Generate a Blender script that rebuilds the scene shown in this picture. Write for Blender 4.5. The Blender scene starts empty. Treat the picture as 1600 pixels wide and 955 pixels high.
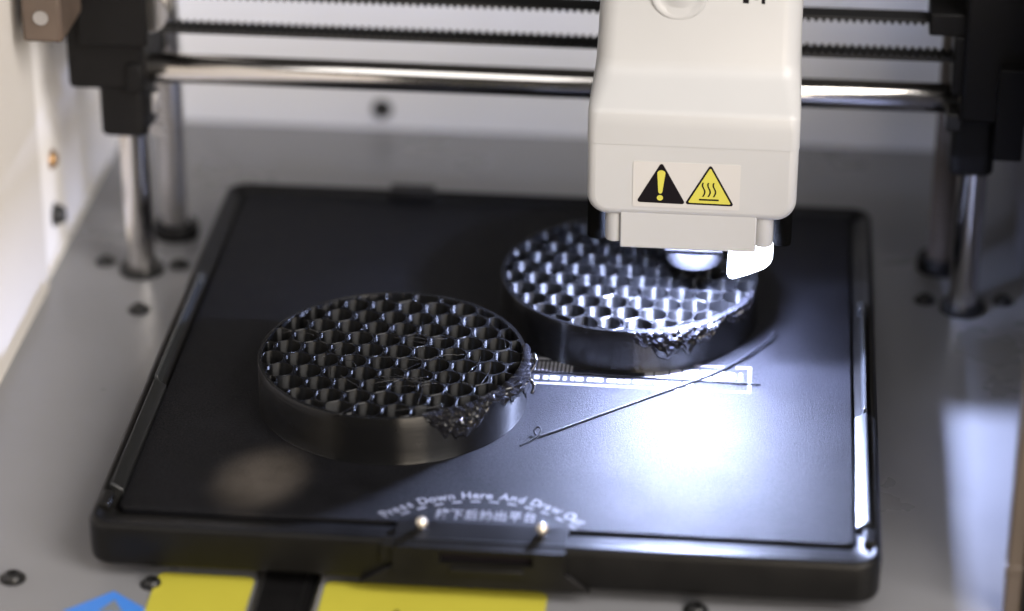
import bpy, bmesh, math, random
from mathutils import Vector, Matrix, noise

# ------------------------------------------------------------------ scene basics
S = 0.001                      # all dimensions below are millimetres
DZ = 15.0                      # z = 0 below is the rim of the bed tray; the deck lies at z = -15
def V(x, y, z): return Vector((x * S, y * S, (z + DZ) * S))
sc = bpy.context.scene
C = sc.collection
random.seed(7)

# camera
cam_d = bpy.data.cameras.new('camera'); cam = bpy.data.objects.new('camera', cam_d); C.objects.link(cam)
cam.location = V(153.942, -577.394, 362.714)
cam.rotation_euler = (1.093, -0.002, 0.094)
cam_d.sensor_width = 36.0
cam_d.lens = 36.0 * 4631.44 / 1600.0
cam_d.clip_start = 0.01; cam_d.clip_end = 50
cam_d.dof.use_dof = True
cam_d.dof.focus_distance = 0.738
cam_d.dof.aperture_fstop = 5.2
sc.camera = cam

# world: dim room
w = bpy.data.worlds.new('World'); sc.world = w; w.use_nodes = True
bg = w.node_tree.nodes['Background']
bg.inputs[0].default_value = (1.0, 0.93, 0.86, 1); bg.inputs[1].default_value = 0.05

def area(name, loc, target, sx, sy, power, col):
    l = bpy.data.lights.new(name, 'AREA'); l.shape = 'RECTANGLE'; l.size = sx; l.size_y = sy
    l.energy = power; l.color = col
    o = bpy.data.objects.new(name, l); C.objects.link(o)
    o.location = loc
    o.rotation_euler = (Vector(target) - Vector(loc)).to_track_quat('-Z', 'Y').to_euler()
    return o
# the room's window, far to the right in front; the printer's right wall shades the right of the deck
area('window_light', V(740, -540, 690), V(20, 140, 20), 0.60, 0.80, 18.5, (1.0, 0.95, 0.91))
# low warm lamp a little right of the camera (the patch of light on the prints' sides and the front of the bed)
area('room_lamp', V(430, -790, 120), V(90, 60, 5), 0.34, 0.42, 5.5, (1.0, 0.86, 0.70))
# soft fill added from upper left front to lift the left and back
area('added_fill', V(-220, -420, 900), V(30, 200, 20), 0.7, 0.5, 3.0, (1.0, 0.97, 0.95))
# added narrow warm spot: its soft patch stands in for a ghost reflection
sp = bpy.data.lights.new('added_patch_spot', 'SPOT'); sp.energy = 240.0; sp.color = (1.0, 0.80, 0.52); sp.spot_size = math.radians(2.2); sp.spot_blend = 1.0; sp.shadow_soft_size = 0.003
so_ = bpy.data.objects.new('added_patch_spot', sp); C.objects.link(so_); so_.location = V(-60, -420, 480)
so_.rotation_euler = (V(37, 27, -1.5) - so_.location).to_track_quat('-Z', 'Y').to_euler()

sc.view_settings.view_transform = 'Standard'; sc.view_settings.look = 'None'
sc.view_settings.exposure = 0.0; sc.view_settings.gamma = 1.0
sc.view_settings.use_curve_mapping = False

# ------------------------------------------------------------------ materials
def mat(name, col, rough=0.5, metal=0.0, var=0.0, vscale=60.0, bump=0.0, bscale=800.0, spec=0.5, rvar=0.0, coat=0.0):
    m = bpy.data.materials.new(name); m.use_nodes = True
    nt = m.node_tree; n = nt.nodes; b = n['Principled BSDF']
    b.inputs['Base Color'].default_value = (*col, 1)
    b.inputs['Roughness'].default_value = rough; b.inputs['Metallic'].default_value = metal
    b.inputs['Specular IOR Level'].default_value = spec
    b.inputs['Coat Weight'].default_value = coat
    tc = n.new('ShaderNodeTexCoord')
    if var > 0 or rvar > 0:
        t = n.new('ShaderNodeTexNoise'); t.inputs['Scale'].default_value = vscale; t.inputs['Detail'].default_value = 6
        nt.links.new(tc.outputs['Object'], t.inputs['Vector'])
        if var > 0:
            mr = n.new('ShaderNodeMapRange'); mr.inputs[1].default_value = 0.3; mr.inputs[2].default_value = 0.7
            mr.inputs[3].default_value = 1 - var; mr.inputs[4].default_value = 1 + var
            nt.links.new(t.outputs['Fac'], mr.inputs[0])
            mx = n.new('ShaderNodeMix'); mx.data_type = 'RGBA'; mx.blend_type = 'MULTIPLY'; mx.inputs[0].default_value = 1
            mx.inputs[6].default_value = (*col, 1)
            nt.links.new(mr.outputs[0], mx.inputs[7]); nt.links.new(mx.outputs[2], b.inputs['Base Color'])
        if rvar > 0:
            m2 = n.new('ShaderNodeMapRange'); m2.inputs[1].default_value = 0.3; m2.inputs[2].default_value = 0.7
            m2.inputs[3].default_value = max(0, rough - rvar); m2.inputs[4].default_value = rough + rvar
            nt.links.new(t.outputs['Fac'], m2.inputs[0]); nt.links.new(m2.outputs[0], b.inputs['Roughness'])
    if bump > 0:
        t2 = n.new('ShaderNodeTexNoise'); t2.inputs['Scale'].default_value = bscale; t2.inputs['Detail'].default_value = 3
        nt.links.new(tc.outputs['Object'], t2.inputs['Vector'])
        bp = n.new('ShaderNodeBump'); bp.inputs['Strength'].default_value = bump; bp.inputs['Distance'].default_value = 0.0002
        nt.links.new(t2.outputs['Fac'], bp.inputs['Height']); nt.links.new(bp.outputs[0], b.inputs['Normal'])
    return m

M = {}
M['deck'] = mat('deck_paint', (0.188, 0.188, 0.196), 0.30, var=0.05, vscale=25, bump=0.05, bscale=2500, rvar=0.04)
M['wall'] = mat('wall_paint', (0.86, 0.83, 0.80), 0.45, var=0.03, vscale=15)
M['wall_frame'] = mat('frame_paint', (0.68, 0.64, 0.59), 0.5, var=0.04, vscale=12)
M['wall_rear'] = mat('rear_panel_paint', (0.66, 0.67, 0.71), 0.45, var=0.03, vscale=15)
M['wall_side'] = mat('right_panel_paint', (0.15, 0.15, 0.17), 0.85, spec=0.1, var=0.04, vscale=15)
M['matte'] = mat('matte_black', (0.002, 0.002, 0.002), 0.9, spec=0.03)
M['tray'] = mat('tray_plastic', (0.006, 0.0057, 0.0055), 0.40, spec=0.18, var=0.2, vscale=80, bump=0.05, bscale=1800, rvar=0.06)
M['rail'] = mat('rail_plastic', (0.03, 0.032, 0.034), 0.25)
M['plate'] = mat('plate_coating', (0.0042, 0.0042, 0.0055), 0.60, var=0.25, vscale=120, bump=0.8, bscale=3600, rvar=0.03, spec=0.14)
def speckle(m):
    nt = m.node_tree; n = nt.nodes; b = n['Principled BSDF']
    tc = n.new('ShaderNodeTexCoord'); t = n.new('ShaderNodeTexNoise')
    t.inputs['Scale'].default_value = 2600; t.inputs['Detail'].default_value = 2; t.inputs['Roughness'].default_value = 0.7
    nt.links.new(tc.outputs['Object'], t.inputs['Vector'])
    mr = n.new('ShaderNodeMapRange'); mr.inputs[1].default_value = 0.36; mr.inputs[2].default_value = 0.68
    mr.inputs[3].default_value = 0.06; mr.inputs[4].default_value = 0.26
    nt.links.new(t.outputs['Fac'], mr.inputs[0]); nt.links.new(mr.outputs[0], b.inputs['Specular IOR Level'])
speckle(M['plate'])
M['print'] = mat('plate_print', (0.155, 0.155, 0.168), 0.6, var=0.3, vscale=500)
M['clip'] = mat('clip_metal', (0.10, 0.103, 0.105), 0.42, metal=1.0)
M['white'] = mat('cover_plastic', (0.42, 0.42, 0.422), 0.42, var=0.02, vscale=40, bump=0.02, bscale=3000)
M['sticker'] = mat('sticker_paper', (0.475, 0.46, 0.445), 0.45)
M['black'] = mat('black_plastic', (0.0045, 0.0042, 0.0045), 0.55, var=0.2, vscale=120, rvar=0.06, spec=0.2)
M['brownblack'] = mat('motor_plastic', (0.09, 0.065, 0.05), 0.5, var=0.15, vscale=80)
M['rubber'] = mat('belt_rubber', (0.010, 0.010, 0.011), 0.6)
M['chrome'] = mat('polished_steel', (0.72, 0.69, 0.66), 0.16, metal=1.0, rvar=0.03, vscale=200)
M['steel'] = mat('steel', (0.55, 0.54, 0.54), 0.3, metal=1.0)
M['darksteel'] = mat('blackened_steel', (0.03, 0.03, 0.03), 0.35, metal=0.6)
M['brass'] = mat('brass', (0.42, 0.26, 0.13), 0.35, metal=0.8)
M['bronze'] = mat('dull_bronze', (0.085, 0.068, 0.055), 0.6, metal=0.0)
M['yellow'] = mat('yellow_sticker', (0.45, 0.405, 0.045), 0.45, var=0.05, vscale=40)
M['sign_yellow'] = mat('sign_yellow', (0.50, 0.46, 0.075), 0.5, spec=0.2)
M['sign_black'] = mat('sign_black', (0.006, 0.0045, 0.006), 0.6, spec=0.1)
M['blue'] = mat('blue_sticker', (0.05, 0.20, 0.62), 0.45)
M['greyprint'] = mat('grey_print', (0.16, 0.18, 0.2), 0.5)
M['pearl'] = mat('pale_bead', (0.75, 0.68, 0.58), 0.12, metal=0.7)
M['post'] = mat('bronze_trim', (0.07, 0.052, 0.037), 0.45, var=0.1, vscale=60)
M['infill'] = mat('printed_infill', (0.010, 0.010, 0.011), 0.27, bump=0.08, bscale=900, rvar=0.05, vscale=300)
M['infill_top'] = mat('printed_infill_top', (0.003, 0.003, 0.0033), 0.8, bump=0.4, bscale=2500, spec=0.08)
M['goo'] = mat('shiny_filament', (0.010, 0.010, 0.012), 0.14, bump=0.2, bscale=900)
M['strand'] = mat('filament_strand', (0.006, 0.006, 0.008), 0.5, spec=0.2)

# outer walls of the prints: fine horizontal layer ridges
def layer_mat(name, rough, aniso, bdist):
    m = bpy.data.materials.new(name); m.use_nodes = True
    nt = m.node_tree; n = nt.nodes; b = n['Principled BSDF']
    b.inputs['Base Color'].default_value = (0.004, 0.004, 0.0043, 1); b.inputs['Roughness'].default_value = rough
    b.inputs['Specular IOR Level'].default_value = 0.42; b.inputs['Anisotropic'].default_value = aniso; b.inputs['Anisotropic Rotation'].default_value = 0.25
    tg = n.new('ShaderNodeTangent'); tg.direction_type = 'RADIAL'; tg.axis = 'Z'
    nt.links.new(tg.outputs[0], b.inputs['Tangent'])
    tc = n.new('ShaderNodeTexCoord')
    t = n.new('ShaderNodeTexNoise'); t.inputs['Scale'].default_value = 220; t.inputs['Detail'].default_value = 4
    nt.links.new(tc.outputs['Object'], t.inputs['Vector'])
    mr = n.new('ShaderNodeMapRange'); mr.inputs[1].default_value = 0.3; mr.inputs[2].default_value = 0.7
    mr.inputs[3].default_value = rough - 0.012; mr.inputs[4].default_value = rough + 0.015
    nt.links.new(t.outputs['Fac'], mr.inputs[0]); nt.links.new(mr.outputs[0], b.inputs['Roughness'])
    mp = n.new('ShaderNodeMapping'); mp.inputs['Scale'].default_value = (120, 120, 2600)
    nt.links.new(tc.outputs['Object'], mp.inputs['Vector'])
    t2 = n.new('ShaderNodeTexNoise'); t2.inputs['Scale'].default_value = 1.0; t2.inputs['Detail'].default_value = 2
    nt.links.new(mp.outputs[0], t2.inputs['Vector'])
    bp = n.new('ShaderNodeBump'); bp.inputs['Strength'].default_value = 1.0; bp.inputs['Distance'].default_value = bdist
    nt.links.new(t2.outputs['Fac'], bp.inputs['Height']); nt.links.new(bp.outputs[0], b.inputs['Normal'])
    return m
M['layers'] = layer_mat('printed_layers', 0.26, 0.97, 0.00006)
M['infill'] = layer_mat('printed_infill', 0.35, 1.0, 0.00002)
M['infill'].node_tree.nodes['Principled BSDF'].inputs['Specular IOR Level'].default_value = 0.44

def emit_mat(name, col, s):
    m = bpy.data.materials.new(name); m.use_nodes = True
    b = m.node_tree.nodes['Principled BSDF']
    b.inputs['Base Color'].default_value = (0.8, 0.8, 0.8, 1)
    b.inputs['Emission Color'].default_value = (*col, 1); b.inputs['Emission Strength'].default_value = s
    return m
M['led'] = emit_mat('led_glow', (0.53, 0.62, 1.0), 10800.0)
M['duct'] = emit_mat('fan_duct_glow', (0.80, 0.86, 1.0), 16.0)  # glow added to the fan duct, which is no lamp itself
M['nozzle'] = mat('nozzle_metal', (0.02, 0.02, 0.023), 0.5, metal=0.6)

# ------------------------------------------------------------------ mesh helpers (mm in, metres out)
class MB:
    def __init__(self): self.v = []; self.f = []
    def add(self, vs, fs):
        k = len(self.v); self.v += [tuple(p) for p in vs]; self.f += [[i + k for i in q] for q in fs]; return self
    def box(self, x0, x1, y0, y1, z0, z1):
        return self.add([(x0,y0,z0),(x1,y0,z0),(x1,y1,z0),(x0,y1,z0),(x0,y0,z1),(x1,y0,z1),(x1,y1,z1),(x0,y1,z1)],
                        [(0,3,2,1),(4,5,6,7),(0,1,5,4),(1,2,6,5),(2,3,7,6),(3,0,4,7)])
    def prism(self, pts, lo, hi, axis='z'):
        # pts 2-D polygon (CCW), extruded along axis
        n = len(pts)
        def P(a, b, c):
            return {'z': (a, b, c), 'y': (a, c, b), 'x': (c, a, b)}[axis]
        vs = [P(a, b, lo) for a, b in pts] + [P(a, b, hi) for a, b in pts]
        fs = [list(range(n))[::-1], list(range(n, 2 * n))] + [(i, (i + 1) % n, n + (i + 1) % n, n + i) for i in range(n)]
        return self.add(vs, fs)
    def loops(self, loops, cap0=True, cap1=True, close=True):
        n = len(loops[0]); vs = [p for l in loops for p in l]; fs = []
        for k in range(len(loops) - 1):
            for i in range(n if close else n - 1):
                j = (i + 1) % n
                fs.append((k*n+i, k*n+j, (k+1)*n+j, (k+1)*n+i))
        if cap0: fs.append(list(range(n))[::-1])
        if cap1: fs.append(list(range((len(loops)-1)*n, len(loops)*n)))
        return self.add(vs, fs)
    def lathe(self, prof, c, axis='z', n=32, cap0=True, cap1=True, rf=None):
        loops = []
        for k, (r, h) in enumerate(prof):
            l = []
            for i in range(n):
                a = 2 * math.pi * i / n
                rr = r * (rf(k, a) if rf else 1)
                p, q = rr * math.cos(a), rr * math.sin(a)
                l.append({'z': (c[0]+p, c[1]+q, c[2]+h), 'y': (c[0]+q, c[1]+h, c[2]+p), 'x': (c[0]+h, c[1]+p, c[2]+q)}[axis])
            loops.append(l)
        return self.loops(loops, cap0, cap1)
    def tube(self, pts, rad, n=8):
        pts = [Vector(p) for p in pts]; loops = []
        N = len(pts)
        up = Vector((0.13, 0.21, 0.97)).normalized()
        for i, p in enumerate(pts):
            t = (pts[min(i+1, N-1)] - pts[max(i-1, 0)]).normalized()
            a = t.cross(up)
            if a.length < 1e-4: a = t.cross(Vector((1, 0, 0)))
            a.normalize(); b = a.cross(t)
            r = rad[i] if isinstance(rad, (list, tuple)) else rad
            loops.append([tuple(p + (a * math.cos(2*math.pi*k/n) + b * math.sin(2*math.pi*k/n)) * r) for k in range(n)])
        return self.loops(loops)

ORG = {}
def obj(name, mb, m, parent=None, loc=None, bevel=0.0, seg=2, smooth=40, data=None):
    """one mesh object; loc = its origin in mm (top level), parts share their thing's origin"""
    if parent is not None: o0 = ORG[parent.name]
    else: o0 = Vector(loc) if loc is not None else Vector((0, 0, -DZ))
    me = bpy.data.meshes.new(name)
    me.from_pydata([((x - o0[0]) * S, (y - o0[1]) * S, (z - o0[2]) * S) for x, y, z in mb.v], [], mb.f)
    me.update()
    bm = bmesh.new(); bm.from_mesh(me); bmesh.ops.recalc_face_normals(bm, faces=bm.faces); bm.to_mesh(me); bm.free()
    me.polygons.foreach_set('use_smooth', [True] * len(me.polygons))
    if smooth < 180: me.set_sharp_from_angle(angle=math.radians(smooth))
    me.materials.append(M[m])
    o = bpy.data.objects.new(name, me); C.objects.link(o)
    ORG[o.name] = o0
    if parent is not None: o.parent = parent
    else: o.location = V(*o0)
    if bevel > 0:
        md = o.modifiers.new('bevel', 'BEVEL'); md.width = bevel * S; md.segments = seg; md.limit_method = 'ANGLE'
        md.angle_limit = math.radians(35); md.harden_normals = False
    return o
def thing(name, loc, label, cat, group=None):
    o = bpy.data.objects.new(name, None); C.objects.link(o); o.location = V(*loc); o.empty_display_size = 0.01
    ORG[o.name] = Vector(loc); tag(o, label, cat, group); return o
def tag(o, label, cat, group=None):
    o['label'] = label; o['category'] = cat
    if group: o['group'] = group
    return o
def struct(name, mb, m, bevel=0.0):
    o = obj(name, mb, m, bevel=bevel); o['kind'] = 'structure'; return o
def rrect(x0, x1, y0, y1, r, n=6):
    out = []
    for cx, cy, a0 in ((x1-r, y1-r, 0), (x0+r, y1-r, 90), (x0+r, y0+r, 180), (x1-r, y0+r, 270)):
        for i in range(n + 1):
            a = math.radians(a0 + 90 * i / n); out.append((cx + r*math.cos(a), cy + r*math.sin(a)))
    return out

# ------------------------------------------------------------------ the setting
XL, XR, YB, ZD = -45.0, 228.0, 265.0, -15.0
struct('deck', MB().box(XL - 4, XR + 4, -70, YB + 4, ZD - 3, ZD), 'deck')
struct('wall_back', MB().box(XL - 6, XR + 6, YB, YB + 3, ZD - 2, 42), 'wall_rear')
mb = MB(); mb.box(XL - 4, XL, 150, YB - 0.01, ZD - 2, 105)
struct('wall_left', mb, 'wall')
mb = MB()
prof = [(XL - 6, -70), (XL + 1.2, -70), (XL + 1.2, 146)] + [(XL + 1.2 - 2.2 * (1 - math.cos(a)), 146 + 4 * math.sin(a)) for a in (0.4, 0.8, 1.2, 1.57)] + [(XL - 6, 150)]
mb.prism(prof, ZD - 2, 105)
struct('wall_left_frame', mb, 'wall_frame')
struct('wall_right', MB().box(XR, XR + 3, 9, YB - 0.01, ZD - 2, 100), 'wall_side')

# ------------------------------------------------------------------ front corner post
t = thing('corner_post', (215, 6, ZD), 'bronze vertical trim post at the front edge of the right wall', 'post')
obj('trim', MB().box(213.3, 217.4, 4, 9, ZD, 80), 'post', t, bevel=0.5)
obj('backing', MB().box(217.4, 223, 3, 8.6, ZD, 80), 'black', t, bevel=0.4)
obj('joint', MB().box(213.1, 217.2, 3.8, 7, -3.2, -0.8), 'post', t, bevel=0.3)

# ------------------------------------------------------------------ deck stickers, guide channel
def yellow(x0, x1, label):
    o = obj('yellow_sticker', MB().prism(rrect(x0, x1, -60, 4.2, 2.2), ZD, ZD + 0.35), 'yellow', loc=((x0+x1)/2, -28, ZD), bevel=0.1)
    return tag(o, label, 'sticker', 'yellow stickers in front of the bed')
yellow(16.2, 39.3, 'narrow yellow sticker on the deck, left of the black channel')
y2 = yellow(56.0, 108.3, 'wide yellow sticker on the deck, right of the black channel')
obj('warning_mark', MB().prism([(74.3, -6.6), (66, -21), (82.6, -21)], ZD + 0.36, ZD + 0.45), 'sign_black', y2)
t = thing('guide_channel', (48, -20, ZD), 'black guide channel with thin steel lips running under the bed', 'channel')
obj('strip', MB().box(41.6, 54.2, -66, 180, ZD, ZD + 0.25), 'black', t)
obj('lip', MB().box(40.6, 41.5, -66, 180, ZD, ZD + 1.1), 'steel', t, bevel=0.2)
obj('lip', MB().box(54.3, 55.1, -66, 180, ZD, ZD + 1.1), 'steel', t, bevel=0.2)
obj('seam', MB().box(51.2, 51.5, -66, 180, ZD + 0.26, ZD + 0.5), 'darksteel', t)
t = thing('blue_sticker', (8.5, -14, ZD), 'blue diamond shaped sticker on the deck by the bottom edge', 'sticker')
obj('backing', MB().prism([(7.4, -4.9), (-2.6, -14.5), (8.5, -24), (19.5, -14)], ZD, ZD + 0.3), 'blue', t, bevel=0.1)
obj('mark', MB().prism([(8.4, -8.7), (5.6, -14), (11.6, -14)], ZD + 0.31, ZD + 0.4), 'greyprint', t)

# ------------------------------------------------------------------ screws
def screw(loc, label, r=2.4, axis='z', m='darksteel', sgn=1, cat='screw', h=1.7, grp='black socket screws'):
    loc = Vector(loc)
    t = thing('socket_screw', loc, label, cat, grp)
    hexf = lambda k, a: 1.0 if k < 6 else 0.87 / math.cos(((a + math.pi/6) % (math.pi/3)) - math.pi/6)
    prof = [(r, 0), (r, h*0.35), (r*0.93, h*0.65), (r*0.78, h*0.9), (r*0.62, h), (r*0.56, h), (r*0.5, h*0.97), (r*0.48, h*0.35)]
    prof = [(a, b*sgn) for a, b in prof]
    obj('screw_head', MB().lathe(prof, loc, axis, 24, rf=hexf), m, t)
    wr = [(r*1.25, 0.02*sgn), (r*1.25, 0.3*sgn), (r*1.0, 0.32*sgn)]
    obj('washer', MB().lathe(wr, loc, axis, 24), m, t)
    return t
screw((-31.5, 164.2, ZD), 'black screw on the deck left of the left upright rod', 2.4)
screw((-10.3, 164.3, ZD), 'black screw on the deck between the left upright rod and the bed', 2.4)
screw((-16.0, 136, ZD), 'black screw on the deck in front of the left upright rod', 2.5)
screw((-17.4, -1.8, ZD), 'black socket screw alone on the deck in the lower left corner', 2.5)
screw((15.6, -1.0, ZD), 'black screw half hidden by the narrow yellow sticker', 2.2)
screw((200.2, 163, ZD), 'black screw on the deck left of the right upright rod', 2.5)
screw((221.8, 164.4, ZD), 'black screw on the deck right of the right upright rod', 2.4)
screw((142.9, 0.2, ZD), 'black screw under the front edge of the bed', 2.4)
screw((34.5, YB, -8.3), 'black screw low on the white back wall', 2.6, 'y', sgn=-1)
screw((XL, 162.8, 0.2), 'black screw low on the white left wall', 2.8, 'x', h=3.2)
screw((XL, 163.9, 16.8), 'brass coloured screw on the left wall above the black one', 2.4, 'x', m='brass', grp=None)

# ------------------------------------------------------------------ upright rods and lead screws
def upright(x, y, label):
    t = thing('upright_rod', (x, y, ZD), label, 'rod', 'polished upright rods')
    obj('shaft', MB().lathe([(3.7, 0), (4, 0.3), (4, 150), (3.6, 150.4)], (x, y, ZD), 'z', 40), 'chrome', t)
    obj('collar', MB().lathe([(6.4, 0), (6.4, 1.2), (5.9, 1.6), (4.05, 1.6)], (x, y, ZD), 'z', 32), 'darksteel', t)
upright(-20.2, 160.5, 'polished steel upright rod at the left of the bed')
upright(210.3, 159.3, 'polished steel upright rod at the right of the bed')
def lead(x, y, m, label, r=3.9):
    t = thing('lead_screw', (x, y, ZD), label, 'lead screw', 'threaded uprights behind the rods')
    prof = []
    z = 4.0
    while z < 150:
        prof += [(r, z), (r, z + 0.8), (r - 0.45, z + 1.1), (r - 0.45, z + 1.7)]; z += 2.0
    obj('shaft', MB().lathe(prof, (x, y, ZD), 'z', 24), m, t)
    obj('flange', MB().lathe([(6.6, 0), (6.6, 3.2), (6.1, 3.8), (3.0, 3.8)], (x, y, ZD), 'z', 32), 'black', t)
lead(-15.0, 184.5, 'steel', 'steel lead screw with black foot behind the left upright rod')
lead(205.0, 184.0, 'bronze', 'brownish lead screw behind the right upright rod')

# ------------------------------------------------------------------ gantry: horizontal rod, belt, end carriages
o = obj('cross_rod', MB().lathe([(3.6, 0), (4, 0.5), (4, 223.5), (3.6, 224)], (-17, 160, 47.6), 'x', 40), 'chrome', loc=(95, 160, 43.6))
tag(o, 'polished steel rod crossing behind the white print head', 'rod')

def belt_run(z, sgn, x0, x1, y0=157, y1=163):
    m_ = MB(); m_.box(x0, x1, y0, y1, z - 0.45, z + 0.45)
    x = x0 + 1
    while x < x1 - 1:
        if sgn > 0: m_.prism([(x - 0.6, z + 0.44), (x + 0.6, z + 0.44), (x + 0.4, z + 1.25), (x - 0.4, z + 1.25)], y0, y1, 'y')
        else: m_.prism([(x - 0.4, z - 1.25), (x + 0.4, z - 1.25), (x + 0.6, z - 0.44), (x - 0.6, z - 0.44)], y0, y1, 'y')
        x += 2.0
    return m_
t = thing('timing_belt', (95, 160, 59), 'black toothed belt loop running above the polished cross rod', 'belt')
obj('belt_run', belt_run(59.6, 1, -13, 205), 'rubber', t)
obj('belt_run', belt_run(70.6, -1, -13, 205), 'rubber', t)

# left end carriage
t = thing('end_carriage', (-20, 160, 30), 'black plastic end carriage riding the left upright rod', 'carriage', 'gantry end carriages')
obj('body', MB().box(-35.5, -14.2, 152, 190, 43.6, 92), 'black', t, bevel=1.5)
obj('sleeve', MB().prism(rrect(-27.8, -14.6, 153, 168.5, 3), 29.5, 44.5), 'black', t, bevel=0.8)
obj('front_plate', MB().box(-31, -12.2, 148.5, 152.5, 58, 92), 'black', t, bevel=0.8)
obj('rod_clamp', MB().box(-19, -14.8, 150.5, 160, 44, 52), 'black', t, bevel=0.6)
p = obj('idler_pulley', MB().lathe([(5.6, -4.4), (5.6, -3.4), (4.2, -3.2), (4.2, 3.2), (5.6, 3.4), (5.6, 4.4)], (-13.5, 160, 65), 'y', 32), 'steel', t)
obj('lower_screw', MB().lathe([(2.0, -1.5), (2.0, 0)], (-11.5, 152, 33), 'y', 16), 'steel', t)
obj('cable_holder', MB().box(-13.5, -11.8, 155, 158, 36, 42), 'steel', t, bevel=0.3)
t = thing('stepper_motor', (-35, 134, 66), 'brownish motor block beside the left end carriage', 'motor')
obj('body', MB().box(-40.4, -29.6, 127, 151, 67.2, 95), 'brownblack', t, bevel=1.2)
obj('cap', MB().lathe([(2.0, -1.0), (2.0, 0.2), (1.4, 0.2)], (-35, 127.5, 74.5), 'y', 20), 'steel', t)

# right end carriage
t = thing('end_carriage', (210, 160, 28), 'black plastic end carriage riding the right upright rod', 'carriage', 'gantry end carriages')
obj('body', MB().box(204.8, 224.5, 150, 190, 44.6, 100), 'black', t, bevel=1.2)
obj('sleeve', MB().prism(rrect(203.4, 215.2, 152, 168, 3), 28.5, 45.5), 'black', t, bevel=0.8)
obj('belt_clamp', MB().box(195.6, 206, 152.5, 166.5, 68.2, 74.5), 'black', t, bevel=0.6)
obj('side_block', MB().prism([(214.4, 36), (221.8, 36), (221.8, 62), (214.4, 62)], 146, 152.5, 'y'), 'black', t, bevel=0.4)
obj('rod_clamp', MB().box(201.6, 206, 151.5, 162, 41.6, 46.6), 'darksteel', t, bevel=0.6)
obj('inner_plate', MB().box(202.4, 205.5, 151.5, 168, 51.8, 68.5), 'black', t, bevel=0.6)

# ------------------------------------------------------------------ heated bed
bed = thing('build_platform', (92, 95, ZD), 'black square print bed with a textured top plate', 'print bed')
mb = MB()
def lp(x0, x1, y0, y1, r, z): return [(a, b, z) for a, b in rrect(x0, x1, y0, y1, r, 6)]
W_, D_ = 185.0, 190.5
mb.loops([lp(1.6, W_-1.6, 1.6, D_-1.6, 4.6, -11.2), lp(0.5, W_-0.5, 0.5, D_-0.5, 5.4, -10.6), lp(0.1, W_-0.1, 0.1, D_-0.1, 6, -9.6),
          lp(0, W_, 0, D_, 6, -1.6), lp(0.15, W_-0.15, 0.15, D_-0.15, 5.8, -0.7), lp(0.7, W_-0.7, 0.7, D_-0.7, 5.2, -0.15),
          lp(1.4, W_-1.4, 1.3, D_-1.4, 4.6, 0.0), lp(2.0, W_-2.0, 2.3, D_-2.2, 4.0, -0.25), lp(2.5, W_-2.5, 3.0, D_-2.8, 3.5, -0.95), lp(3.2, W_-3.2, 4.2, D_-3.2, 3.2, -1.25),
          lp(5.0, W_-5.6, 9.6, D_-4, 2.0, -2.2), lp(5.4, W_-6.0, 10.4, D_-4.4, 2.0, -3.4)])
obj('tray', mb, 'tray', bed, smooth=50)
obj('bed_carriage', MB().box(30, 155, 14, 175, ZD + 1.2, -11.0), 'black', bed, bevel=1)
mbp = MB(); mbp.loops([lp(5.8, 178.6, 10.8, 186.2, 2.0, -3.3), lp(5.8, 178.6, 10.8, 186.2, 2.0, -1.75), lp(6.05, 178.35, 11.05, 185.95, 1.8, -1.5)])
plate = obj('build_plate', mbp, 'plate', bed, smooth=20)
# side rails with the long clips
def rail(x, s, y0, y1, h, wd):
    m_ = MB(); pf = [(x - wd*s, -2.4), (x - wd*0.55*s, h), (x + wd*0.35*s, h), (x + wd*0.6*s, -2.0)]
    m_.prism(pf, y0, y1, 'y'); return m_
for x, s in ((181.4, 1), (3.6, -1)):
    obj('side_clip', MB().prism([(x - 2.2*s, -2.4), (x - 2.2*s, -0.5), (x + 0.3*s, 1.1), (x + 0.9*s, 1.1), (x + 1.1*s, -2.0)], 17, 69, 'y'), 'clip', bed, bevel=0.15)
    obj('side_rail', rail(x + 0.5*s, s, 69.6, 128, 1.8, 0.9), 'rail', bed, bevel=0.2)
    obj('clip_end', MB().box(min(x - 0.9*s, x + 1.2*s), max(x - 0.9*s, x + 1.2*s), 126, 129.5, -2.0, 0.9), 'rail', bed, bevel=0.3)
    obj('corner_clip', MB().box(min(x - 0.6*s, x + 2.2*s), max(x - 0.6*s, x + 2.2*s), 9, 15.5, -2.0, 0.5), 'tray', bed, bevel=0.5)
obj('rear_tab', MB().box(47, 60, 186.6, 192.6, -6, 0.5), 'tray', bed, bevel=0.6)
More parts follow.
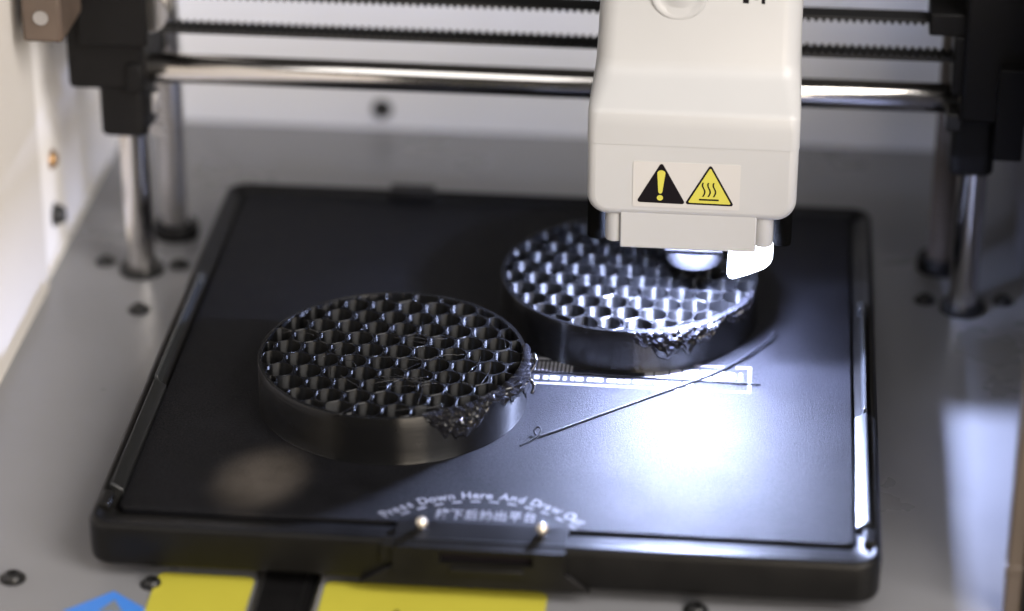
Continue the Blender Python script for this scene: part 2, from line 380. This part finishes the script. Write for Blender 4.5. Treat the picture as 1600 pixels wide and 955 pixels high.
# front latch
lt = obj('latch', MB().box(72.6, 112.6, 0.2, 9.6, -4, -0.3).box(72.6, 83.6, -2.0, 0.2, -8.0, -0.3).box(105.2, 112.6, -2.0, 0.2, -8.0, -0.3)
         .box(83.6, 105.2, -2.0, 0.2, -1.3, -0.3).box(83.6, 105.2, -2.0, 0.2, -8.0, -4.2), 'tray', bed)
obj('slot', MB().box(83.7, 105.1, -0.25, 0.15, -4.1, -1.4), 'sign_black', lt)
obj('slot_lip', MB().box(86, 103, -2.9, -1.9, -6.6, -5.0), 'tray', lt, bevel=0.3)
obj('apron', MB().prism([(64.5, -11.0), (118.5, -11.0), (113.4, -6.5), (71.8, -6.5)], -1.3, 0.6, 'y'), 'black', bed, bevel=0.3)
obj('latch_lug', MB().box(69.5, 72.8, -1.0, 1, -5.5, -0.5), 'tray', bed, bevel=0.4)
for bx in (78.5, 106.6):
    q = obj('bead', MB().lathe([(0.2, -1.42), (0.75, -1.22), (1.2, -0.78), (1.42, -0.16), (1.42, 0.16), (1.2, 0.78), (0.75, 1.22), (0.2, 1.42)], (bx, 6.6, 1.2), 'z', 24), 'pearl', bed, smooth=180)
    obj('stem', MB().lathe([(0.8, -1.4), (0.8, 0)], (bx, 6.6, -0.2), 'z', 16), 'steel', q)

# printed lettering on the plate
def glyphs(s, size, sx=1.0, sy=1.0, bold=0.0):
    cu = bpy.data.curves.new('txt', 'FONT'); cu.body = s; cu.size = size; cu.align_x = 'CENTER'; cu.offset = bold
    cu.resolution_u = 3
    to = bpy.data.objects.new('txt', cu); C.objects.link(to)
    bpy.context.view_layer.update()
    dg = bpy.context.evaluated_depsgraph_get()
    me = bpy.data.meshes.new_from_object(to.evaluated_get(dg))
    vs = [(v.co.x * sx, v.co.y * sy) for v in me.vertices]; fs = [list(p_.vertices) for p_ in me.polygons]
    bpy.data.objects.remove(to); bpy.data.curves.remove(cu); bpy.data.meshes.remove(me)
    return vs, fs
ZP = -1.5 + 0.06
def text_arc(s, cx, cy, R, a0, a1, size, sx, sy):
    m_ = MB(); wts = []
    wd = {'i': .35, 'r': .45, 'w': 1.0, 'D': .95, 'H': .95, 'A': .95, 'P': .8, 'O': 1.0, ' ': .5, 't': .45, 's': .7}
    ws = [wd.get(c, .75) for c in s]; tot = sum(ws); acc = 0
    for c, wv in zip(s, ws):
        a = a0 + (a1 - a0) * (acc + wv / 2) / tot; acc += wv
        if c == ' ': continue
        vs, fs = glyphs(c, size, sx, sy, 0.09)
        th = math.radians(a); rot = th - math.pi / 2
        ca, sa = math.cos(rot), math.sin(rot)
        bx, by = cx + R * math.cos(th), cy + R * math.sin(th)
        m_.add([(bx + x*ca - y*sa, by + x*sa + y*ca, ZP) for x, y in vs], fs)
    return m_
obj('lettering', text_arc('Press Down Here And Draw Out', 92.2, -6.6, 29.6, 141, 41, 3.3, 1.05, 1.3), 'print', plate)
cj = MB()
for i, ch in enumerate('按下后抽出平台'):
    vs, fs = glyphs(ch, 3.25, 1.0, 1.5, 0.07)
    cj.add([(82.3 + 3.45*i + x, 13.4 + 0.06*i + y, ZP) for x, y in vs], fs)
obj('lettering', cj, 'print', plate)
for i in range(12):
    th = math.radians(140 - 98 * i / 11.0); r0, r1 = 27.9, 28.6
    da = math.radians(2.3)
    pts = [(92.2 + r*math.cos(a), -6.6 + r*math.sin(a)) for r, a in ((r0, th+da), (r0, th-da), (r1, th-da), (r1, th+da))]
    if pts[0][1] < 11.4: continue
    obj('dash', MB().prism(pts[::-1], -1.5, ZP), 'print', plate)
# framed caution panel, mostly under the prints
fr = MB()
fr.box(60, 153.2, 80.6, 81.35, -1.5, ZP).box(152.4, 153.2, 81.36, 94.4, -1.5, ZP).box(149.2, 152.39, 93.65, 94.4, -1.5, ZP).box(60, 146.0, 93.65, 94.4, -1.5, ZP)
obj('panel_frame', fr, 'print', plate)
rnd = random.Random(3)
x = 98.0
tx = MB()
while x < 138:
    wl = rnd.choice([0.9, 1.3, 1.9, 2.4]); tx.prism(rrect(x, x + wl, 83.0, 84.9, 0.25, 2), -1.5, ZP); x += wl + rnd.choice([0.35, 0.45, 1.0])
obj('small_print', tx, 'print', plate)
tx = MB(); x = 97.5
while x < 107: tx.box(x, x + 0.5, 87.5, 92.4, -1.5, ZP); x += 1.05
x = 126
for wl in (2.2, 3.4, 2.8, 4.0, 3.0, 2.6): tx.prism(rrect(x, x + wl, 86.0, 91.5, 0.5, 2), -1.5, ZP); x += wl + 0.45
tx.prism(rrect(146.6, 149.3, 87.0, 91.0, 1.2, 3), -1.5, ZP).prism(rrect(150.0, 150.9, 87.0, 91.0, 0.4, 3), -1.5, ZP)
obj('small_print', tx, 'print', plate)

# ------------------------------------------------------------------ honeycomb discs
def clip_circle(poly, c, r, n=90):
    """convex polygon clipped by a circle (as an n-gon)"""
    out = poly
    for i in range(n):
        a = 2 * math.pi * (i + 0.5) / n; nx, ny = math.cos(a), math.sin(a)
        d = lambda p: (p[0]-c[0])*nx + (p[1]-c[1])*ny - r
        if all(d(p) <= 0 for p in out): continue
        res = []
        for k in range(len(out)):
            p, q = out[k], out[(k+1) % len(out)]
            dp, dq = d(p), d(q)
            if dp <= 0: res.append(p)
            if dp * dq < 0:
                t_ = dp / (dp - dq); res.append((p[0] + (q[0]-p[0])*t_, p[1] + (q[1]-p[1])*t_))
        out = res
        if len(out) < 3: return []
    return out
def parea(p): return 0.5 * sum(p[i][0]*p[(i+1) % len(p)][1] - p[(i+1) % len(p)][0]*p[i][1] for i in range(len(p)))
def cen(p):
    a = parea(p); x = y = 0
    for i in range(len(p)):
        k = p[i][0]*p[(i+1) % len(p)][1] - p[(i+1) % len(p)][0]*p[i][1]
        x += (p[i][0] + p[(i+1) % len(p)][0])*k; y += (p[i][1] + p[(i+1) % len(p)][1])*k
    return x/(6*a), y/(6*a)
def ray_poly(c, a, p):
    dx, dy = math.cos(a), math.sin(a); best = 1e9
    for i in range(len(p)):
        x1, y1 = p[i][0]-c[0], p[i][1]-c[1]; x2, y2 = p[(i+1) % len(p)][0]-c[0], p[(i+1) % len(p)][1]-c[1]
        ex, ey = x2-x1, y2-y1; den = dx*ey - dy*ex
        if abs(den) < 1e-12: continue
        t_ = (x1*ey - y1*ex)/den; u = (x1*dy - y1*dx)/den
        if t_ > 0 and -1e-9 <= u <= 1 + 1e-9: best = min(best, t_)
    return best
def inset(p, d):
    out = []; n = len(p)
    for i in range(n):
        a, b, c_ = p[i-1], p[i], p[(i+1) % n]
        def nrm(u, v_):
            l = math.hypot(v_[0]-u[0], v_[1]-u[1]) or 1; return (-(v_[1]-u[1])/l, (v_[0]-u[0])/l)
        n1, n2 = nrm(a, b), nrm(b, c_)
        k = 1 + n1[0]*n2[0] + n1[1]*n2[1]
        out.append((b[0] + d*(n1[0]+n2[0])/k, b[1] + d*(n1[1]+n2[1])/k))
    return out
def disc(loc, R, ztop, label, pitch, off, seed, goo_parts, strings):
    rnd = random.Random(seed); cx, cy = loc; zb = -1.5
    t = thing('printed_disc', (cx, cy, zb), label, 'printed part', 'honeycomb discs printed on the bed')
    n = 160
    wob = lambda k, a: 1 + (0.0035 * noise.noise(Vector((math.cos(a)*3, math.sin(a)*3, k*1.7 + seed))) if 1 < k < 7 else 0)
    hh = ztop - zb
    prof = [(R - 0.1, 0), (R + 0.18, 0.12), (R + 0.02, 0.6), (R, hh*0.3), (R, hh*0.5), (R, hh*0.75), (R, hh - 0.4), (R - 0.12, hh), (R - 0.95, hh + 0.03), (R - 1.05, hh - 0.5)]
    obj('outer_wall', MB().lathe(prof, (cx, cy, zb), 'z', n, cap0=True, cap1=False, rf=wob), 'layers', t, smooth=60)
    mb = MB(); s = pitch / math.sqrt(3); Ri = R - 0.9
    rows = int(R / (pitch * 0.866)) + 2
    for j in range(-rows, rows + 1):
        for i in range(-rows, rows + 2):
            hx = cx + off[0] + (i + 0.5 * (j % 2)) * pitch; hy = cy + off[1] + j * pitch * 0.866
            if math.hypot(hx - cx, hy - cy) > R + s: continue
            hexp = [(hx + s*math.cos(math.radians(30 + 60*k)), hy + s*math.sin(math.radians(30 + 60*k))) for k in range(6)]
            pl = clip_circle(hexp, (cx, cy), Ri)
            # merge near-identical points
            q = []
            for p_ in pl:
                if not q or math.hypot(p_[0]-q[-1][0], p_[1]-q[-1][1]) > 0.05: q.append(p_)
            if len(q) > 2 and math.hypot(q[0][0]-q[-1][0], q[0][1]-q[-1][1]) <= 0.05: q.pop()
            pl = q
            if len(pl) < 3 or parea(pl) < 1.0: 
                continue
            c = cen(pl)
            inr = min(ray_poly(c, 2*math.pi*k/24, pl) for k in range(24))
            wt = 0.22 + rnd.uniform(-0.04, 0.05)
            angs = sorted(set([round(math.atan2(p_[1]-c[1], p_[0]-c[0]) % (2*math.pi), 5) for p_ in pl] + [round(2*math.pi*k/30, 5) for k in range(30)]))
            rad = [ray_poly(c, a, pl) for a in angs]
            zt = ztop + rnd.uniform(-0.12, 0.1)
            if inr < wt + 0.5:
                mb.add([(c[0]+r*math.cos(a), c[1]+r*math.sin(a), zt - 0.2) for a, r in zip(angs, rad)], [list(range(len(angs)))]); continue
            ip = inset(pl, wt) if len(pl) <= 9 else None
            rin = []
            rc = min(2.5, inr * 0.75)
            # rounded corners: limit the radius by the offset arc of the inset polygon
            for a, r in zip(angs, rad):
                rin.append(None)
            ip2 = inset(pl, wt + rc)
            if parea(ip2) <= 0 or len(pl) > 9:
                rin = [max(0.3, r - wt*1.15) for r in rad]
            else:
                # Minkowski sum of ip2 with a disc of radius rc, sampled along rays by bisection
                def dist_poly(px, py):
                    ins = True; dm = 1e9
                    for k in range(len(ip2)):
                        ax, ay = ip2[k]; bx, by = ip2[(k+1) % len(ip2)]
                        ex, ey = bx-ax, by-ay; l2 = ex*ex+ey*ey or 1e-9
                        if ex*(py-ay) - ey*(px-ax) < 0: ins = False
                        u = max(0, min(1, ((px-ax)*ex + (py-ay)*ey)/l2)); dm = min(dm, math.hypot(px-ax-u*ex, py-ay-u*ey))
                    return -dm if ins else dm
                for q_, (a, r) in enumerate(zip(angs, rad)):
                    lo, hi = 0.0, r
                    for _ in range(14):
                        md = (lo+hi)/2
                        if dist_poly(c[0]+md*math.cos(a), c[1]+md*math.sin(a)) < rc: lo = md
                        else: hi = md
                    rin[q_] = max(0.2, lo)
            ring = lambda rr, z: [(c[0]+r*math.cos(a), c[1]+r*math.sin(a), z) for a, r in zip(angs, rr)]
            jig = [rnd.uniform(-0.06, 0.06) for _ in angs]
            l0 = [(x_, y_, zt_) for (x_, y_, zt_) in ring(rad, ztop - 0.06)]
            l1 = ring([r + (R_-r)*0.45 for r, R_ in zip(rin, rad)], zt + 0.05)
            l2 = ring(rin, zt + 0.03)
            l3 = ring([max(0.2, r + j_*0.6) for r, j_ in zip(rin, jig)], zt - hh*0.35)
            l4 = ring([max(0.2, r - j_*0.6) for r, j_ in zip(rin, jig)], zb + 1.0)
            mb.loops([l0, l1, l2, l3, l4], cap0=False, cap1=True)
    # faces look inwards/upwards: keep the winding that was built
    ho = obj('honeycomb', mb, 'infill', t, smooth=35)
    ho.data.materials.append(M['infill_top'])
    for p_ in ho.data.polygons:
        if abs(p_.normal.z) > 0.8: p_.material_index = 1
    # torn, crumpled shiny film on the rim
    for (a0, a1, z0, z1, amp, na) in goo_parts:
        nz = 14; g = MB(); loops = []
        for i in range(na + 1):
            a = math.radians(a0 + (a1-a0)*i/na); l = []
            for k in range(nz + 1):
                v_ = k / nz
                e = noise.noise(Vector((i*0.23, seed*3.1, 0.5)))*0.35
                zz = max(-1.2, z0 + (z1 - z0)*v_*(0.95+1.0*e)*(math.sin(math.pi*i/na)**0.8)) if v_ > 0.0 else z0
                d = noise.noise(Vector((i*0.41, k*0.52, seed))) + 0.8*noise.noise(Vector((i*1.3, k*1.3, seed+5)))
                tap = math.sin(math.pi*min(1, max(0, i/na)))**0.5 
                rr = R + 0.25 + amp*(0.5 + d)*tap*math.sin(math.pi*(0.15+0.85*v_))
                if k == 0: rr = R - 0.9
                l.append((cx + rr*math.cos(a), cy + rr*math.sin(a), zz + 0.6*d*tap))
            loops.append(l)
        g.loops(loops, False, False, close=False)
        ob = obj('torn_film', g, 'goo', t, smooth=40)
        md = ob.modifiers.new('thick', 'SOLIDIFY'); md.thickness = 0.3*S
    st = MB()
    for _ in range(strings):
        a = rnd.uniform(-1.9, 0.9) if rnd.random() < 0.7 else rnd.uniform(0, 6.28)
        r0 = R*rnd.uniform(0.25, 0.99); ln = rnd.uniform(4, 16); dr = rnd.uniform(0, 6.28)
        x0, y0 = cx + r0*math.cos(a), cy + r0*math.sin(a); pts = []
        for k in range(9):
            u = k/8.0; px = x0 + ln*u*math.cos(dr) + 0.8*math.sin(3*u); py = y0 + ln*u*math.sin(dr) + 0.8*math.sin(4*u + dr)
            dd = math.hypot(px-cx, py-cy)
            if dd > R + 0.4: px = cx + (px-cx)*(R+0.4)/dd; py = cy + (py-cy)*(R+0.4)/dd
            pts.append((px, py, ztop + 0.12 + rnd.uniform(0, 0.12) + 0.5*math.sin(math.pi*u)*rnd.random()))
        st.tube(pts, rnd.uniform(0.05, 0.10), 5)
    so = obj('loose_strings', st, 'goo', t, smooth=180)
    return t
d1 = disc((63.6, 69.7), 33.6, 11.3, 'dark honeycomb disc at the front left of the bed, clear of the head', 6.95, (1.2, 0.8), 11,
     [(-42, 12, 12.0, 5.4, 1.9, 44), (-70, -36, 11.9, 3.2, 1.5, 40), (-12, 6, 12.0, 0.6, 1.2, 18)], 26)
d2 = disc((119.9, 122.4), 34.0, 10.3, 'brightly lit honeycomb disc under the print head', 6.95, (0.5, 0.4), 23,
     [(-88, -40, 10.8, 1.6, 1.8, 60), (-42, -14, 10.8, 5.5, 0.8, 30)], 22)
# dangling curl on the front disc
cur = MB(); pts = []
for k in range(30):
    u = k/29; pts.append((63.6 + 34.6*math.cos(math.radians(2 - 6*u)) + 0.8*math.sin(9*u) + 0.6, 69.7 + 34.6*math.sin(math.radians(2-6*u)) - 2.6*u + 0.6*math.cos(8*u), 12.0 - 7.5*u))
cur.tube(pts, [0.35 + 0.25*abs(math.sin(k*1.1)) for k in range(30)], 7)
obj('dangling_curl', cur, 'goo', d1, smooth=180)

# loose strands lying on the plate
def strand(pts, r0, r1, label, loc):
    P = [Vector(p) for p in pts]; out = []
    for i in range(len(P) - 1):
        p0, p1, p2, p3 = P[max(i-1, 0)], P[i], P[i+1], P[min(i+2, len(P)-1)]
        for k in range(10):
            u = k/10.0
            out.append(0.5*((2*p1) + (p2-p0)*u + (2*p0-5*p1+4*p2-p3)*u*u + (3*p1-p0-3*p2+p3)*u**3))
    out.append(P[-1]); n = len(out)
    rr = [(r0 + (r1-r0)*k/(n-1)) * (1 + 0.25*noise.noise(Vector((k*0.7, r0*10, 0)))) for k in range(n)]
    o = obj('filament_strand', MB().tube(out, rr, 8), 'strand', loc=loc, smooth=180)
    return tag(o, label, 'filament', 'loose filament strands on the plate')
zf = -1.5
strand([(158.6, 111.5, zf+1.6), (157.6, 108.6, zf+1.3), (152, 99.5, zf+0.9), (146.2, 92.0, zf+0.55), (139.5, 85.6, zf+0.4), (127, 75.0, zf+0.35), (114, 63.6, zf+0.35), (104.5, 55.2, zf+0.4),
        (101.6, 53.4, zf+0.5), (100.6, 54.6, zf+1.1), (101.4, 55.6, zf+1.7), (102.2, 54.5, zf+1.4), (101.2, 52.4, zf+0.6), (97.6, 48.3, zf+0.3)],
       0.36, 0.20, 'thin black filament strand with a tiny loop lying across the bright plate', (130, 80, zf))
strand([(96.5, 86.6, zf+0.3), (110, 86.4, zf+0.3), (122, 85.9, zf+0.3), (134, 85.7, zf+0.3), (146, 85.3, zf+0.35), (155.6, 84.9, zf+0.5)], 0.26, 0.22,
       'short straight black filament strand beside the printed white frame', (126, 86, zf))

# ------------------------------------------------------------------ print head
hd = thing('print_head', (136, 122, 10.4), 'white plastic print head with two warning triangles on its front', 'print head')
def head_loops(spec, n=7):
    """spec: list of (z, x0, x1, y0, y1, r)"""
    return [[(a, b, z) for a, b in rrect(x0, x1, y0, y1, r, n)] for z, x0, x1, y0, y1, r in spec]
X0, X1 = 109.8, 162.5
# lower shell: rounded lower corners made as an x-z outline extruded in y
out = []
r = 5.5
for cxx, czz, a0, rr in ((X1 - r, 38.2 + r, 270, r), (X1, 63.0, 0, 0), (X0, 63.0, 90, 0), (X0 + r, 38.2 + r, 180, r)):
    if rr == 0: out.append((cxx, czz))
    else:
        for i in range(9):
            a = math.radians(a0 + 90*i/8); out.append((cxx + rr*math.cos(a), czz + rr*math.sin(a)))
obj('lower_cover', MB().prism(out, 98.0, 143, 'y'), 'white', hd, bevel=2.2, seg=5, smooth=50)
up = head_loops([(58.1, X0+0.1, X1-0.1, 98.1, 143, 2.2), (58.2, X0-0.12, X1+0.12, 97.86, 143, 2.3), (63, X0-0.12, X1+0.12, 97.86, 143, 2.4), (66.2, X0-0.1, X1+0.1, 97.9, 143, 2.8), (66.9, X0, X1, 98.15, 143, 3.0), (67.8, X0+0.05, X1-0.05, 99.1, 143, 3.4),
                 (73.0, X0+0.8, X1-0.3, 106.0, 143, 5), (74.0, X0+0.9, X1-0.4, 107.1, 143, 5), (75.2, X0+1.0, X1-0.45, 108.0, 143, 5), (77.0, X0+1.1, X1-0.5, 108.6, 143, 5), (90, X0+1.6, X1-0.6, 110.0, 143, 5), (118, X0+2.6, X1-0.9, 112.5, 143, 5)])
obj('upper_cover', MB().loops(up), 'white', hd, smooth=60)
obj('skirt', MB().box(118.4, 152.8, 98.3, 101.0, 29.4, 40), 'white', hd, bevel=0.35)
for px in (116.9, 154.6):
    obj('skirt_post', MB().lathe([(2.4, 0), (2.5, 0.3), (2.5, 9)], (px, 101.6, 30.6), 'z', 24), 'white', hd)
obj('fan_housing', MB().prism(rrect(109.6, 161.8, 106, 140, 3), 33.5, 46), 'black', hd, bevel=0.8)
obj('side_guard', MB().prism(rrect(109.6, 114.6, 104, 138, 2), 28.5, 40), 'matte', hd, bevel=0.6)
obj('side_guard', MB().prism(rrect(157.2, 161.8, 104, 138, 2), 28.5, 40), 'matte', hd, bevel=0.6)
obj('rear_block', MB().box(114, 158, 141, 174, 36, 82), 'black', hd, bevel=1.5)
# round boss on the upper cover
obj('boss', MB().lathe([(7.6, 0.6), (7.2, -0.5), (6.5, -0.75), (5.6, -0.35), (4.6, -0.2), (3.4, -0.35), (2.0, -0.9), (0.3, -1.1)], (131.2, 110.3, 94.3), 'y', 40), 'white', hd, smooth=180)
em = MB()
for q in ([(147.0, 92.2), (148.5, 92.2), (148.5, 99), (147.0, 99)], [(151.6, 92.2), (152.5, 92.2), (152.5, 99), (151.6, 99)], [(149.9, 93.2), (150.8, 93.2), (151.6, 96), (149.2, 96)]):
    em.add([(x, 110.05 + (z - 90)*0.0893 - 0.10, z) for x, z in q], [(0, 1, 2, 3)])
obj('emblem', em, 'sign_black', hd)
# hot end
hx, hy = 136.8, 124.0
obj('hot_end_ring', MB().lathe([(2.6, 8), (7.2, 8), (7.6, 7.2), (7.6, 4.6), (7.2, 3.9), (5.4, 3.7), (5.0, 4.2), (4.6, 4.2), (4.3, 2.8), (2.6, 2.4), (0.6, 0.15), (0.4, 0.1)], (hx, hy, 10.4), 'z', 40), 'nozzle', hd, smooth=35)
obj('heater_block', MB().box(129, 144.5, 115, 133, 20.5, 30), 'black', hd, bevel=0.5)
# white fan duct, emission added so it looks overlit; LED strip gives cold light
duct_pts = [(146.2, 22.8), (145.9, 16.6), (146.3, 15.4), (147.2, 15.1), (151, 16.4), (155.2, 18.4), (156.6, 19.8), (157.3, 21.7), (157.0, 22.4), (156.6, 24.5), (152, 29), (147, 29)]
duct_pts = [(a, b + (3.2 if b < 26 else 0)) for a, b in duct_pts]
obj('fan_duct_glow', MB().prism(duct_pts[::-1], 105.0, 113.5, 'y'), 'duct', hd, bevel=0.4)
obj('led_board', MB().box(133, 145.6, 102.6, 108, 29.0, 30.2), 'white', hd)
obj('led_strip', MB().add([(129, 102.4, 28.5), (144.6, 102.4, 28.5), (144.6, 105.2, 28.0), (129, 105.2, 28.0)], [(0, 1, 2, 3)]), 'led', hd)
hd.scale = (0.985, 0.985, 0.985)
k_ = Vector((136, 98, 48)); hd.location = V(*(k_ + Vector((0.27, -10.0, 4.66)) + (ORG[hd.name] - k_) * 0.985))

# warning sticker
stk = obj('warning_sticker', MB().prism(rrect(121.4, 148.3, 41.3, 53.8, 0.4, 3), 97.86, 98.05, 'y'), 'sticker', hd)
def rtri(a, b, c_, r, n=5):
    P3 = [Vector(a), Vector(b), Vector(c_)]; out = []
    for i in range(3):
        p, q, s_ = P3[i-1], P3[i], P3[(i+1) % 3]
        u, v_ = (p-q).normalized(), (s_-q).normalized(); ang = u.angle(v_); bis = (u+v_).normalized()
        ce = q + bis * r / math.sin(ang/2); d = r / math.tan(ang/2)
        s0, s1 = q + u*d - ce, q + v_*d - ce
        a0 = math.atan2(s0.y, s0.x); da = math.atan2(s1.y, s1.x) - a0
        da = (da + math.pi) % (2*math.pi) - math.pi
        for k in range(n + 1): out.append((ce.x + r*math.cos(a0 + da*k/n), ce.y + r*math.sin(a0 + da*k/n)))
    return out
def flat(pts, y, m, par, name, th=0.05): return obj(name, MB().prism(pts, y, y + th, 'y'), m, par)
y1_ = 97.79
flat(rtri((122.3, 42.6), (134.8, 42.45), (128.5, 53.9), 0.55), y1_, 'sign_black', stk, 'triangle')
ex = [(127.5, 50.6), (127.85, 45.6), (128.15, 45.2), (128.6, 45.2), (128.85, 45.6), (129.5, 50.6)] + [(128.5 + 1.02*math.cos(a), 50.75 + 0.85*math.sin(a)) for a in [math.pi*k/10 for k in range(0, 11)]]
flat(ex, y1_ - 0.06, 'sign_yellow', stk, 'exclamation_bar')
flat([(128.3 + 0.78*math.cos(2*math.pi*k/20), 44.0 + 0.75*math.sin(2*math.pi*k/20)) for k in range(20)], y1_ - 0.06, 'sign_yellow', stk, 'exclamation_dot')
flat(rtri((134.5, 42.5), (147.0, 42.4), (140.75, 53.75), 0.5), y1_, 'sign_black', stk, 'triangle')
flat(rtri((135.35, 43.0), (146.15, 42.9), (140.75, 52.75), 0.25), y1_ - 0.06, 'sign_yellow', stk, 'triangle_field')
for k, wx in enumerate((139.3, 140.65, 142.0)):
    L, Rr = [], []
    for i in range(13):
        u = i/12.0; zc = 44.8 + 3.9*u; xc = wx - 0.32*math.sin(u*2*math.pi + 2.6) - 0.1
        L.append((xc - 0.2, zc)); Rr.append((xc + 0.2, zc))
    m_ = MB(); nn = 13
    m_.add([(a, y1_ - 0.12, b) for a, b in L] + [(a, y1_ - 0.12, b) for a, b in Rr], [(i, nn + i, nn + i + 1, i + 1) for i in range(12)])
    obj('heat_wave', m_, 'sign_black', stk)
flat(rrect(138.1, 143.1, 43.75, 44.2, 0.15, 2), y1_ - 0.12, 'sign_black', stk, 'heat_bar')
